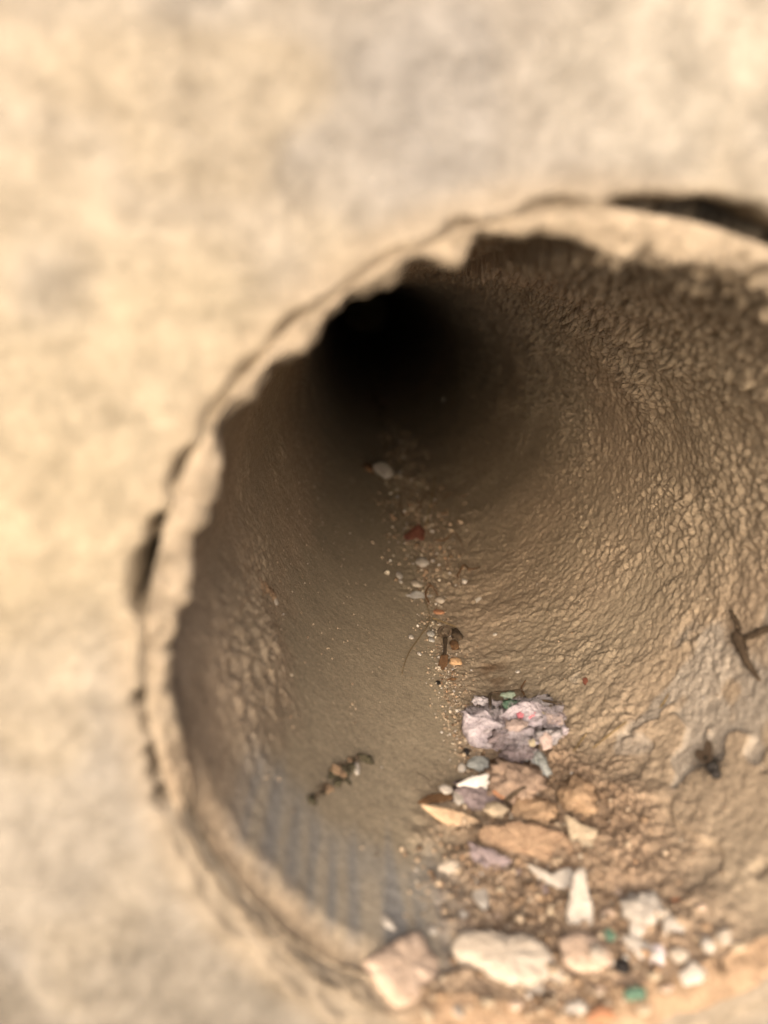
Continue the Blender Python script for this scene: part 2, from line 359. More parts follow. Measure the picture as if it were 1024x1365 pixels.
for cx_, cz_, rr0, cc_, st_ in ((-.25, 1.32, .42, (.185, .176, .176), .5), (-1.30, .45, .55, (.29, .243, .172), .6), (.55, 1.55, .5, (.29, .265, .23), .6), (-1.25, -.35, .30, (.20, .185, .17), .35), (-.62, -.98, .42, (.155, .138, .12), .6)):
    mk = sstep(rr0 * 1.35, rr0 * .5, np.hypot(xx - cx_, zz - cz_) + wn) * st_
    wc = wc + (np.array(cc_) - wc) * mk[..., None]
lip_d = sstep(1.16, 1.07, np.hypot(xx, zz))[..., None]
wc = wc + (np.array([.275, .22, .162]) - wc) * lip_d * .6
m_wall = material('cream_plaster', (.6, .5, .35), attr=True, scale=160, bumpd=.0012, bscale=420, rough=.9, spec=.2)
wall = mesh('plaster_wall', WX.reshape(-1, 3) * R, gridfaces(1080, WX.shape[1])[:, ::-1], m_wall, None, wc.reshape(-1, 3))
tag(wall, 'blurred cream plaster wall around the dark pipe mouth', 'wall')

# ------------------------------------------------------------------ rubble: builders
mats = {}
def mt(key, c1, c2=None, **k):
    if key not in mats: mats[key] = material(key, c1, c2, **k)
    return mats[key]
m_white = mt('white_plaster', (.46, .41, .355), (.34, .29, .24), scale=260, bumpd=.0004)
m_cream = mt('cream_plaster_chip', (.46, .39, .315), (.38, .31, .24), scale=200, bumpd=.0005)
m_pink = mt('pinkish_mortar', (.48, .36, .275), (.38, .275, .20), scale=260, bumpd=.0006)
m_wood = mt('tan_bark', (.43, .29, .185), (.28, .175, .11), scale=420, bumpd=.0016)
m_beige = mt('beige_chip', (.42, .335, .235), (.33, .255, .175), scale=300)
m_orange = mt('orange_brick', (.42, .20, .105), (.30, .15, .085), scale=400)
m_lav = mt('lavender_lint', (.47, .41, .42), (.33, .28, .29), scale=500, bumpd=.0008)
m_lav2 = mt('dull_purple_lint', (.29, .225, .225), (.18, .14, .135), scale=500, bumpd=.0008)
m_mat = mt('matted_lint', (.50, .435, .455), (.27, .225, .24), scale=330, bumpd=.0012, bscale=900)
m_grey = mt('grey_lint', (.35, .31, .31), (.20, .18, .175), scale=500, bumpd=.0008)
m_silver = mt('silvery_flake', (.50, .50, .47), (.22, .23, .21), scale=600, rough=.45, spec=.6, bumpd=.0008)
m_green = mt('green_scrap', (.12, .20, .135), (.09, .15, .105), scale=500)
m_palegreen = mt('pale_green_scrap', (.36, .42, .33), (.25, .30, .22), scale=500)
m_rose = mt('pink_scrap', (.66, .20, .24), (.50, .16, .18), scale=500)
m_peach = mt('peach_paper', (.42, .325, .285), (.33, .25, .22), scale=400)
m_yellow = mt('yellow_paper', (.42, .35, .22), (.33, .27, .18), scale=400)
m_dark = mt('dark_twig', (.085, .058, .036), (.040, .027, .017), scale=700, bumpd=.0004)
m_brown = mt('brown_husk', (.16, .085, .04), (.08, .042, .02), scale=600, bumpd=.0004)
m_red = mt('rust_red', (.15, .052, .03), (.085, .03, .02), scale=600, bumpd=.0006)
m_black = mt('black_bead', (.02, .015, .012), (.012, .01, .01), scale=600, rough=.5)
m_stem = mt('dry_stem', (.24, .17, .08), (.15, .10, .05), scale=600)
m_moss = mt('olive_crumb', (.10, .085, .05), (.05, .042, .026), scale=700, bumpd=.0007)
m_clod = mt('dirt_clod', (.37, .25, .155), (.25, .16, .095), scale=500, bumpd=.0007)
m_gflake = mt('grey_flake', (.40, .37, .33), (.30, .27, .24), scale=500)

def basis(n):
    n = np.asarray(n, float); n = n / np.linalg.norm(n)
    u = np.cross(n, [0, 1, 0]); u = u / np.linalg.norm(u) if np.linalg.norm(u) > 1e-6 else np.array([1., 0, 0])
    return u, np.cross(n, u), n
def nz3(p, s):
    return mnoise.noise(Vector((p[0] * s[0] + s[1], p[1] * s[0] - s[1] * .7, p[2] * s[0] + s[1] * 1.3)))
cnt = [0]
def chip(name, label, cat, outline, thick, mat, lean=0.0, side=0.0, rough=.05, lift=None, group=None, parent=None, dome=.12, centre=None, smo=.16):
    """a flake or slab: outline on the plane it lies in, real thickness, worn edges"""
    cnt[0] += 1; sd = cnt[0] * 3.17; lr = random.Random(cnt[0])
    o2 = np.array(outline, float); c = o2.mean(0) if centre is None else np.array(centre, float)
    P, n, phi, y = hit(*c)
    u0, v0, _ = basis(n)
    nn = n + lean * np.array([0, -1, 0]) + side * np.array([1, 0, 0]); nn /= np.linalg.norm(nn)
    O = P + n * (thick * .55 if lift is None else lift)
    def onp(q):
        d = ray(*q); t = ((O - CAM) @ nn) / (d @ nn); return CAM + t * d
    pts = np.array([onp(q) for q in o2]); u, v, _ = basis(nn)
    cc = pts.mean(0); q2 = np.stack([(pts - cc) @ u, (pts - cc) @ v], -1)
    # resample with jitter
    per = []
    L = np.linalg.norm(np.roll(q2, -1, 0) - q2, axis=1); tot = L.sum(); size = math.sqrt(max(1e-9, np.ptp(q2[:, 0]) * np.ptp(q2[:, 1])))
    for i in range(len(q2)):
        k = max(1, int(round(L[i] / tot * 44)))
        for j in range(k):
            f = j / k; p = q2[i] * (1 - f) + q2[(i + 1) % len(q2)] * f
            per.append(p + np.array([lr.uniform(-1, 1), lr.uniform(-1, 1)]) * size * rough * .45)
    per = np.array(per); m = len(per)
    per = .5 * per + .25 * (np.roll(per, 1, 0) + np.roll(per, -1, 0))
    if np.sum(per[:, 0] * np.roll(per[:, 1], -1) - np.roll(per[:, 0], -1) * per[:, 1]) < 0: per = per[::-1]
    co = [cc + nn * thick * dome]; rings = []
    for f, hgt in ((.35, dome), (.65, dome * .7), (.86, .0), (.97, -.14), (1.02, -.42), (.97, -.8), (.8, -1.05)):
        rg = []
        for p in per:
            X = cc + (u * p[0] + v * p[1]) * f
            dz = hgt * thick + thick * smo * nz3(X, (9 / max(size, .02), sd)) * (1 if f < .99 else .4) + thick * .14 * nz3(X, (32 / max(size, .02), sd))
            rg.append(len(co)); co.append(X + nn * dz)
        rings.append(rg)
    co.append(cc - nn * thick * 1.05)
    F = [(0, rings[0][i], rings[0][(i + 1) % m]) for i in range(m)]
    for a_, b_ in zip(rings[:-1], rings[1:]):
        F += [(a_[i], b_[i], b_[(i + 1) % m], a_[(i + 1) % m]) for i in range(m)]
    F += [(len(co) - 1, rings[-1][(i + 1) % m], rings[-1][i]) for i in range(m)]
    co = np.array(co) * R; base = P * R
    ob = mesh(name, co - (base if parent is None else np.array(parent.location)), F, mat)
    if parent is None: ob.location = base; tag(ob, label, cat, group)
    else:
        ob.parent = parent
        if label: ob['label'] = label
    return ob
from functools import lru_cache
@lru_cache(None)
def ico(sub):
    import bmesh
    bm = bmesh.new(); bmesh.ops.create_icosphere(bm, subdivisions=sub, radius=1)
    v = np.array([q.co[:] for q in bm.verts]); f = [tuple(x.index for x in q.verts) for q in bm.faces]; bm.free(); return v, f
def lump(name, label, cat, px, rx, ry, mat, hgt=.6, rough=.25, crump=0, sub=3, parent=None, group=None, sink=.35, turn=0.0, facet=0.0, lift=0.0):
    """a pebble or clod about rx by ry picture points across, resting on the bore"""
    cnt[0] += 1; sd = cnt[0] * 5.31
    P, n, phi, y = hit(*px)
    D = (P - CAM) @ ax_ ; depth = abs((P - CAM) @ np.cross(ri_, up_)) if False else None
    fw = np.array([ (ray(512, 682.5)) ])[0]
    zc = (P - CAM) @ fw / (fw @ fw)
    sx, sy = rx * zc / FPX, ry * zc / FPX
    vd = (P - CAM) / np.linalg.norm(P - CAM); fs = max(.3, abs(vd @ n)); sy0 = sy; sy = sy / fs ** .75
    u, v, n_ = basis(n)
    ct, st_ = math.cos(turn), math.sin(turn); u, v = u * ct + v * st_, -u * st_ + v * ct
    V, F = ico(sub); out = []
    hz = hgt * min(sx, sy0)
    for p in V:
        k = 1 + rough * nz3(p, (1.3, sd)) + rough * .5 * nz3(p, (3.1, sd))
        if crump:
            k += crump * (abs(nz3(p, (2.6, sd))) - .2) * .7 + crump * .6 * (abs(nz3(p, (6.5, sd + 9))) - .2) + crump * .22 * nz3(p, (15, sd + 4))
        if facet:
            for q in range(7):
                dq = Vector((math.sin(sd + q * 2.1), math.cos(sd * 1.3 + q * 1.7), math.sin(q * 3.3 + sd * .7))).normalized()
                pr = dq.dot(Vector(p * k))
                if pr > 1 - facet: p = p - np.array(dq) * (pr - (1 - facet)) / k
        out.append(P + u * p[0] * k * sx + v * p[1] * k * sy + n_ * (p[2] * k * hz + hz * (1 - sink * 2 * .5) + lift))
    co = np.array(out) * R; base = P * R
    ob = mesh(name, co - (base if parent is None else np.array(parent.location)), F, mat, smooth=True)
    if parent is None: ob.location = base; tag(ob, label, cat, group)
    else:
        ob.parent = parent
        if label: ob['label'] = label
    return ob
def flake(name, label, cat, px, rx, ry, mat, group=None, thick=None, lean=None, lift=None, **_):
    lr = random.Random(int(px[0] * 31 + px[1])); k = lr.randint(5, 7); a0 = lr.uniform(0, TAU)
    ol = []
    for i in range(k):
        an = a0 + TAU * (i + lr.uniform(-.28, .28)) / k; q = lr.uniform(.78, 1.15)
        ol.append((px[0] + rx * q * math.cos(an), px[1] + ry * q * math.sin(an)))
    return chip(name, label, cat, ol, thick or max(.014, .0009 * min(rx, ry)), mat, lean=lr.uniform(.25, .6) if lean is None else lean, side=lr.uniform(-.25, .25), rough=.025, group=group, dome=.25, smo=.12, lift=lift)
def tube(name, pts, rads, mat, label=None, cat=None, parent=None, group=None, seg=7, base=None, wob=.22):
    """a tapering twig, root or leg through points in bore radii"""
    cnt[0] += 1; lr = random.Random(cnt[0]); pts = [np.array(p, float) for p in pts]
    fine = []; fr = []
    for i in range(len(pts) - 1):
        p0 = pts[max(i - 1, 0)]; p1 = pts[i]; p2 = pts[i + 1]; p3 = pts[min(i + 2, len(pts) - 1)]
        for k in range(5):
            t = k / 5
            fine.append(.5 * ((2 * p1) + (p2 - p0) * t + (2 * p0 - 5 * p1 + 4 * p2 - p3) * t * t + (3 * p1 - p0 - 3 * p2 + p3) * t ** 3)); fr.append(rads[i] * (1 - t) + rads[i + 1] * t)
    fine.append(pts[-1]); fr.append(rads[-1]); co = []; F = []
    for i, p in enumerate(fine):
        d = fine[min(i + 1, len(fine) - 1)] - fine[max(i - 1, 0)]; d = d / (np.linalg.norm(d) + 1e-9)
        u, v, _ = basis(d + 1e-4)
        for k in range(seg):
            an = TAU * k / seg; q = fr[i] * (1 + lr.uniform(-wob, wob) + .35 * nz3(p, (30, cnt[0] * 1.7))); co.append(p + (u * math.cos(an) + v * math.sin(an)) * q)
    for i in range(len(fine) - 1):
        for k in range(seg):
            F.append((i * seg + k, i * seg + (k + 1) % seg, (i + 1) * seg + (k + 1) % seg, (i + 1) * seg + k))
    F.append(tuple(range(seg))[::-1]); F.append(tuple((len(fine) - 1) * seg + k for k in range(seg)))
    co = np.array(co) * R; b = (pts[0] * R) if parent is None else np.array(parent.location)
    ob = mesh(name, co - b, F, mat)
    if parent is None: ob.location = b; tag(ob, label, cat, group)
    else:
        ob.parent = parent
        if label: ob['label'] = label
    return ob
def onb(pxs, lift):                 # points on the bore under picture points, lifted off it
    lf = lift if hasattr(lift, '__len__') else [lift] * len(pxs)
    out = []
    for q, l in zip(pxs, lf):
        P, n, _, _ = hit(*q); out.append(P + n * l)
    return out
def thing_at(name, px, label, cat, group=None):
    P, n, _, _ = hit(*px); return tag(empty(name, Vector(P * R)), label, cat, group)


# ------------------------------------------------------------------ rubble at the mouth
chip('plaster_slab', 'largest pale cream plaster slab lying at the bottom of the pipe mouth', 'plaster slab',
     [(603,1262),(612,1240),(640,1236),(676,1243),(708,1243),(730,1258),(744,1278),(738,1296),(716,1310),(690,1312),(662,1300),(640,1284),(615,1277)], .050, m_cream, lean=.25)
chip('mortar_slab', 'pinkish tan angular mortar slab left of the largest cream slab', 'mortar slab',
     [(486,1277),(518,1258),(546,1239),(562,1240),(584,1268),(590,1298),(568,1316),(556,1338),(530,1336),(508,1308)], .045, m_pink, lean=.2)
flake('plaster_crumb', 'pale crumb touching the right end of the largest cream slab', 'plaster crumb', (742,1302), 21, 15, m_cream, rough=.5, facet=.4, hgt=.5, sink=.7)
flake('plaster_crumb', 'white crumb below the right end of the largest cream slab', 'plaster crumb', (768,1343), 18, 13, m_white, rough=.5, facet=.4, hgt=.5, sink=.8)
flake('plaster_crumb', 'small pale crumb tucked under the right corner of the largest cream slab', 'plaster crumb', (717,1318), 12, 12, m_cream, rough=.4, facet=.2)
chip('plaster_shard', 'tall white pointed shard standing right of the large cream slab', 'plaster shard',
     [(766,1158),(780,1154),(784,1180),(791,1206),(792,1238),(775,1246),(757,1236),(756,1206),(762,1180)], .035, m_white, lean=.7, lift=.05)
chip('mortar_flake', 'pinkish flake below the tall white shard', 'mortar flake',
     [(744,1250),(766,1240),(790,1244),(812,1262),(818,1280),(800,1292),(776,1292),(752,1282)], .035, m_pink, lean=.2)
lump('pebble', 'small cream pebble on the pinkish flake under the tall shard', 'pebble', (797,1285), 10, 10, m_cream, lift=.03)
lump('dark_hole_lump', 'black round lump standing for the dark hole beside the lower end of the pinkish flake', 'crumb', (829,1291), 11, 10, m_black, hgt=.8)  # black lump in place of a hole, its shade put into the colour
lump('plaster_lump', 'knobbly white lump at the top of the right-hand plaster cluster', 'plaster lump', (858,1216), 26, 20, m_white, rough=.5, crump=.5)
flake('plaster_lump', 'narrow white crumbly lump between the upper and the largest lump of the right cluster', 'plaster lump', (848,1240), 15, 20, m_white, rough=.5, crump=.4)
flake('plaster_lump', 'largest white lump in the middle of the right-hand plaster cluster', 'plaster lump', (846,1266), 27, 22, m_white, rough=.35, facet=.2)
flake('plaster_lump', 'long pale lavender lump leaning on the largest lump of the right cluster', 'plaster lump', (876,1272), 11, 22, mt('lavender_plaster', (.62, .55, .54), (.5, .42, .41)), rough=.3, turn=.5)
flake('plaster_lump', 'angular white lump right of the knobbly one under the orange brick chip', 'plaster lump', (898,1238), 19, 20, m_white, rough=.35, facet=.25)
flake('plaster_lump', 'cream lump just above the lowest white lump on the right', 'plaster lump', (905,1273), 14, 13, m_cream, rough=.35, facet=.2)
flake('plaster_lump', 'lowest white angular lump of the right-hand plaster cluster', 'plaster lump', (922,1297), 21, 19, m_white, rough=.35, facet=.3)
lump('pebble', 'round white pebble alone at the right of the plaster cluster', 'pebble', (945,1263), 9, 9, m_white, rough=.15, hgt=.9)
lump('pebble', 'cream pebble right of the round white pebble', 'pebble', (966,1251), 11, 9, m_cream, rough=.35)
flake('brick_chip', 'orange brick chip above the right-hand plaster cluster', 'brick chip', (901,1203), 11, 10, m_orange, facet=.3)
lump('pebble', 'tiny cream pebble left of the orange brick chip', 'pebble', (886,1220), 8, 7, m_cream, rough=.3)
flake('brick_chip', 'orange brick chip at the bottom edge under the rubble', 'brick chip', (803,1352), 21, 13, m_orange, rough=.4, facet=.25)
chip('green_scrap', 'dull green scrap right of the tall white shard', 'scrap', [(800,1240),(814,1236),(822,1246),(814,1256),(802,1252)], .012, m_green, lean=.2)
chip('green_scrap', 'green scrap below the black hole lump near the bottom edge', 'scrap', [(832,1318),(848,1312),(862,1318),(860,1332),(842,1334),(832,1328)], .02, m_green, lean=.4, dome=.3)
for lab, px, rx, ry, m in (
    ('cream oval chip above the mortar slab, left of the bark flake', (600, 1158), 17, 12, m_cream),
    ('upright white oval pebble between the mortar slab and the bark flake', (642, 1200), 13, 17, m_white),
    ('small white pebble left below the upright oval one', (618, 1219), 9, 8, m_white),
    ('small white pebble at the far left beside the mortar slab tip', (518, 1232), 13, 8, m_white),
    ('thin cream pebble between the two oval chips', (634, 1176), 6, 10, m_cream),
    ('small white pebble in the soil right of the mortar slab', (577, 1240), 8, 7, m_white),
    ('small cream pebble in front of the largest cream slab', (611, 1349), 9, 8, m_cream),
    ('tan pebble between mortar slab and cream slab', (569, 1352), 9, 8, m_beige),
    ('pale pebble at the right foot of the beige chip', (824, 1190), 8, 7, m_pink)):
    (flake if 'pebble' not in lab else lump)('pebble' if 'pebble' in lab else 'plaster_chip', lab, 'pebble' if 'pebble' in lab else 'chip', px, rx, ry, m, rough=.4, facet=.35, hgt=.5, sink=.7, group='pebbles in the soil at the mouth')

CRL = ['pink crumb above the middle of the largest cream slab', 'brown crumb right of the upright white oval pebble', 'pinkish crumb above the right half of the largest slab', 'beige crumb just left of the tall white shard', 'brown crumb under the left corner of the white flake', 'beige crumb right of the thin cream pebble', 'pinkish crumb at the right foot of the tall shard', 'brown crumb left of the knobbly white lump', 'beige crumb below the long pale lavender lump', 'pinkish crumb left of the lowest white lump', 'beige crumb under the left half of the largest slab', 'pinkish crumb under the right half of the largest slab', 'brown crumb at the bottom edge left of the orange chip', 'beige crumb at the bottom edge right of the green scrap', 'pinkish crumb under the pebble on the pinkish flake', 'brown crumb between largest slab and pinkish flake', 'brown crumb at the right corner of the mortar slab', 'beige crumb farthest right near the frame edge', 'brown crumb above the round white pebble', 'pinkish crumb right of the orange brick chip']
for lab, (px, rx, ry, m) in zip(CRL, (((660,1222),8,6,m_pink),((690,1205),7,6,m_clod),((706,1228),9,6,m_pink),((735,1212),7,8,m_beige),((720,1196),8,5,m_clod),((668,1186),7,5,m_beige),((812,1216),10,7,m_pink),((830,1232),8,6,m_clod),
        ((872,1300),9,7,m_beige),((890,1318),11,7,m_pink),((650,1336),12,8,m_beige),((690,1340),13,8,m_pink),((728,1345),10,7,m_clod),((860,1345),12,8,m_beige),((800,1320),10,7,m_pink),((770,1308),9,7,m_clod),((590,1325),9,7,m_clod),((985,1262),11,8,m_beige),((940,1235),9,7,m_clod),((935,1210),8,6,m_pink))):
    flake('mortar_crumb', 'small ' + lab, 'mortar crumb', px, rx, ry, m, group='mortar crumbs in the soil at the mouth')
# ------------------------------------------------------------------ wood, paper and lint in the middle
chip('bark_flake', 'broad tan bark flake lying across the rubble', 'bark flake',
     [(636,1108),(650,1098),(672,1100),(690,1094),(715,1100),(742,1104),(760,1118),(768,1140),(752,1150),(728,1150),(706,1140),(688,1134),(660,1128),(640,1122)], .020, m_wood, lean=.45, rough=.14, lift=.045, smo=.5)
chip('wood_sliver', 'long pointed pale wood sliver sticking out to the left', 'wood sliver',
     [(561,1071),(578,1072),(602,1078),(628,1086),(642,1094),(634,1102),(606,1100),(584,1090)], .018, mt('pale_wood', (.56, .40, .26), (.42, .28, .17), scale=400), lean=.35, rough=.06, lift=.03)
chip('bark_flake', 'dark brown bark strip above the long wood sliver', 'bark flake', [(556,1068),(572,1058),(596,1055),(612,1062),(596,1070),(574,1072)], .016, m_brown, lean=.25)
chip('beige_chip', 'beige upright chip at the right end of the broad bark flake', 'chip',
     [(752,1084),(764,1088),(776,1098),(797,1104),(794,1130),(788,1146),(772,1140),(760,1120)], .030, m_beige, lean=.5, lift=.05)
chip('plaster_flake', 'white flake under the lower edge of the broad bark flake', 'plaster flake',
     [(702,1150),(716,1156),(734,1164),(762,1154),(766,1172),(756,1186),(738,1182),(718,1170)], .024, m_white, lean=.4, lift=.03)
chip('lint_strip', 'curved lavender lint strip under the left end of the bark flake', 'lint strip',
     [(624,1118),(632,1124),(640,1140),(656,1150),(680,1152),(702,1162),(694,1168),(664,1162),(642,1154),(628,1138)], .022, m_lav2, lean=.4, lift=.03, rough=.2, centre=(655,1145), smo=.6)
chip('lint_strip', 'dark purple lint scrap below the broad bark flake', 'lint strip', [(636,1128),(656,1130),(668,1140),(684,1146),(676,1152),(652,1148)], .022, m_lav2, lean=.4, lift=.04)
chip('lint_strip', 'small purple lint scrap below the white flake', 'lint strip', [(712,1178),(726,1176),(734,1188),(722,1194),(712,1188)], .016, m_lav2, lean=.3)
chip('paper_scrap', 'white folded paper scrap on the purple lint', 'paper scrap',
     [(608,1046),(624,1036),(654,1029),(662,1040),(664,1052),(656,1058),(642,1050),(624,1050)], .014, mt('white_paper', (.62, .58, .53), (.52, .48, .43), scale=300, bumpd=.0003), lean=.6, lift=.10, rough=.02)
lump('lint_clump', 'dull purple lint clump under the white paper scrap', 'lint clump', (640, 1068), 36, 22, m_lav2, rough=.4, crump=.7, sub=4, hgt=.5)
lump('lint_clump', 'brownish lint clump right of the white paper scrap', 'lint clump', (688, 1052), 34, 26, mt('brown_lint', (.33, .235, .17), (.22, .15, .11), scale=500, bumpd=.0008), rough=.4, crump=.7, sub=4, hgt=.7)
lump('lint_clump', 'purple grey lint strand trailing below the paper wad', 'lint clump', (690, 1036), 20, 14, m_mat, rough=.8, crump=.9, sub=4, hgt=.5)
lump('plaster_crumb', 'white crumb beside the point of the dark bark strip', 'plaster crumb', (611, 1067), 8, 11, m_white, rough=.3)
lump('plaster_crumb', 'white crumb on top of the dark bark strip', 'plaster crumb', (592, 1060), 9, 6, m_white, rough=.3, lift=.02)
lump('brick_chip', 'orange chip between purple lint and broad bark flake', 'brick chip', (668, 1073), 11, 8, m_orange, facet=.25, lift=.045)
lump('silvery_flake', 'silvery rounded flake above the white paper scrap', 'flake', (640, 1021), 16, 9, m_silver, rough=.3, crump=.3)
chip('bark_flake', 'small brown bark piece beside the silvery rounded flake', 'bark flake', [(652,1012),(672,1010),(678,1020),(664,1028),(650,1024)], .02, m_brown, lean=.3)
lump('bead', 'tiny black bead below the left lobe of the paper wad', 'bead', (621, 1005), 4.5, 4.5, m_black, rough=.1, hgt=1)
lump('bead', 'tiny white bead left of the silvery rounded flake', 'bead', (615, 1027), 6, 5.5, m_white, rough=.15, hgt=1)
lump('foil_ball', 'crumpled silvery foil ball under the right side of the paper wad', 'foil', (716, 1022), 14, 16, m_silver, rough=.3, crump=.7, sub=4)
tube('twig', onb([(674,1086),(684,1078),(694,1072),(704,1066)], .06), [.007, .009, .008, .005], m_dark, 'short black twig between the orange chip and the bark flake', 'twig')
lump('dirt_clod', 'tan dirt clod behind the broad bark flake', 'dirt clod', (712, 1084), 28, 15, m_clod, rough=.4, crump=.4, sub=4)
lump('dirt_clod', 'pale brown dirt clod above the beige upright chip', 'dirt clod', (772, 1066), 22, 24, m_clod, rough=.4, crump=.4, sub=4)
lump('dirt_clod', 'small tan curled clod on the left end of the bark flake', 'dirt clod', (660, 1094), 15, 9, m_beige, rough=.4, crump=.5, lift=.04)

wad = thing_at('paper_wad', (688, 972), 'crumpled wad of lavender paper with green and pink scraps', 'paper wad')
chip('lint_body', None, None, [(619,952),(640,941),(652,951),(662,944),(690,935),(716,938),(735,948),(755,950),(757,970),(750,986),(738,999),(722,1010),(717,1028),(692,1033),(677,1020),(679,1008),(656,998),(640,992),(624,980),(615,966)], .06, m_mat, lean=.45, rough=.16, smo=1.1, parent=wad, lift=.04)
for nm, px, rx, ry, m, hg in (
    ('lint_lobe', (636, 966), 16, 10, m_lav, .35), ('lint_lobe', (650, 984), 20, 8, m_lav, .4), ('lint_lobe', (704, 950), 26, 9, m_grey, .5),
    ('lint_lobe', (740, 966), 13, 13, m_lav, .35), ('lint_lobe', (730, 990), 15, 10, m_lav, .4), ('lint_tail', (694, 1016), 18, 10, m_lav2, .4), ('lint_lobe', (666, 966), 9, 12, m_lav, .5)):
    lump(nm, None, None, px, rx, ry, m, rough=.8, crump=.8, sub=4, hgt=hg, parent=wad, turn=rng.uniform(-.4, .4), lift=.035)
for nm, lab, ol, m, lf in (
    ('scrap', 'yellow scrap', [(676,964),(690,963),(688,972),(677,973)], m_yellow, .075),
    ('scrap', 'pale green scrap', [(672,940),(684,935),(690,944),(680,948)], m_palegreen, .07),
    ('scrap', 'beige paper corner', [(726,950),(748,954),(754,968),(752,985),(740,984),(732,970)], m_peach, .06),
    ('scrap', 'yellowish paper edge', [(722,948),(736,948),(740,958),(728,964)], m_yellow, .065),
    ('scrap', 'pale scrap', [(718,984),(728,974),(736,982),(736,996),(724,1000)], m_peach, .07),
    ('scrap', 'small cream scrap', [(704,986),(713,984),(714,993),(706,994)], m_yellow, .085)):
    chip(nm, lab, None, ol, .014, m, lean=.5, rough=.08, lift=lf + .02, parent=wad)
m_lav3 = mt('pale_lilac_lint', (.53, .475, .485), (.40, .35, .355), scale=420, bumpd=.001)
for k in range(26):
    fx, fy = rng.uniform(-1, 1), rng.uniform(-1, 1); px = (690 + 62 * fx, 972 + 30 * fy + (12 if abs(fx) < .4 else 0)); q = rng.uniform(5, 12)
    lump('fold', None, None, px, q * rng.uniform(1, 1.7), q * .7, rng.choice([m_lav, m_lav3, m_lav2, m_grey, m_mat]), rough=1.0, crump=1.0, sub=3, hgt=rng.uniform(.35, .7), parent=wad, turn=rng.uniform(-1.2, 1.2), lift=rng.uniform(.02, .05))
for lab, px, rx, ry, m in (('green lint tuft', (684, 958), 11, 8, m_green), ('bright pink lint tuft', (705, 968), 12, 8, m_rose), ('peach lint tuft', (690, 985), 13, 8, m_peach), ('pale green lint tuft', (680, 944), 8, 5, m_palegreen)):
    lump('tuft', lab, None, px, rx, ry, m, rough=.5, crump=.8, sub=3, hgt=.35, parent=wad, lift=.065)
fz = []; FF = []
g0 = np.random.default_rng(5)
for px, sp in (((646, 972), 26), ((697, 966), 36), ((742, 970), 16), ((676, 998), 22), ((694, 1012), 22)):
    P, n, _, _ = hit(*px); u, v, n = basis(n)
    for k in range(420):
        d = g0.normal(size=3); d /= np.linalg.norm(d); r_ = sp * .0036 * g0.uniform(.1, 1.1)
        b_ = P + u * d[0] * r_ + v * d[1] * r_ * 1.1 + n * (.035 + g0.uniform(0, .05))
        e_ = g0.normal(size=3); e_ /= np.linalg.norm(e_); L_ = g0.uniform(.012, .045); w_ = np.cross(e_, n) * .0009; m_ = b_ + e_ * L_ * .5 + n * g0.uniform(-.006, .012)
        i0 = len(fz); fz += [b_ - w_, b_ + w_, m_ + w_, m_ - w_, b_ + e_ * L_]; FF += [(i0, i0 + 1, i0 + 2, i0 + 3), (i0 + 3, i0 + 2, i0 + 4)]
fzo = mesh('fibres', np.array(fz) * R - np.array(wad.location), FF, m_lav, wad); fzo['kind'] = 'stuff'
tube('twig', onb([(652,968),(654,952),(654,938),(672,935),(700,931)], .05), [.006, .008, .007, .006, .004], m_dark, 'bent black twig along the top of the paper wad', 'twig')
tube('twig', onb([(719,946),(732,947),(744,949),(755,950)], .05), [.004, .006, .006, .004], m_dark, 'straight black twig at the upper right of the paper wad', 'twig')
tube('twig', onb([(700,931),(696,922),(702,912)], .02), [.005, .005, .003], m_brown, 'tiny brown twig in the rusty stain above the paper wad', 'twig')

# ------------------------------------------------------------------ along the floor of the bore
pod = thing_at('seed_pod', (592, 880), 'dark dried seed pod with a looped top and a brown wing', 'seed pod')
c0 = onb([(592, 853)], .05)[0]; P, n, _, _ = hit(592, 853); u, v, n = basis(n)
tube('loop', [c0 + (u * math.cos(t) * .033 + n * math.sin(t) * .030) for t in np.linspace(-math.pi / 2, 1.5 * math.pi, 12)], [.008] * 12, m_dark, parent=pod)
tube('stalk', onb([(593, 858), (593, 868), (592, 880)], [.03, .03, .025]), [.014, .011, .010], m_dark, parent=pod)
chip('wing', 'translucent-looking brown wing', None, [(588,872),(598,872),(597,884),(590,895),(581,900),(583,890)], .010, m_brown, lean=.3, lift=.025, parent=pod)
lump('husk_crumb', 'dark husk crumb just right of the looped seed pod', 'husk', (608, 848), 7, 9, m_dark, rough=.4, crump=.5)
lump('husk_crumb', 'brown husk crumb below the dark one right of the seed pod', 'husk', (606, 862), 6, 7, m_brown, rough=.4, crump=.4)
lump('brick_chip', 'peach chip at the foot of the brown seed wing', 'brick chip', (607, 884), 9, 6, mt('peach_chip', (.56, .35, .19)), rough=.35)
lump('speck', 'small black speck left below the brown seed wing', 'speck', (584, 911), 3.5, 3, m_black)
tube('husk', onb([(596, 909), (602, 908), (608, 908)], .012), [.003, .009, .003], m_brown, 'short dark husk lying across the sand trail', 'husk')
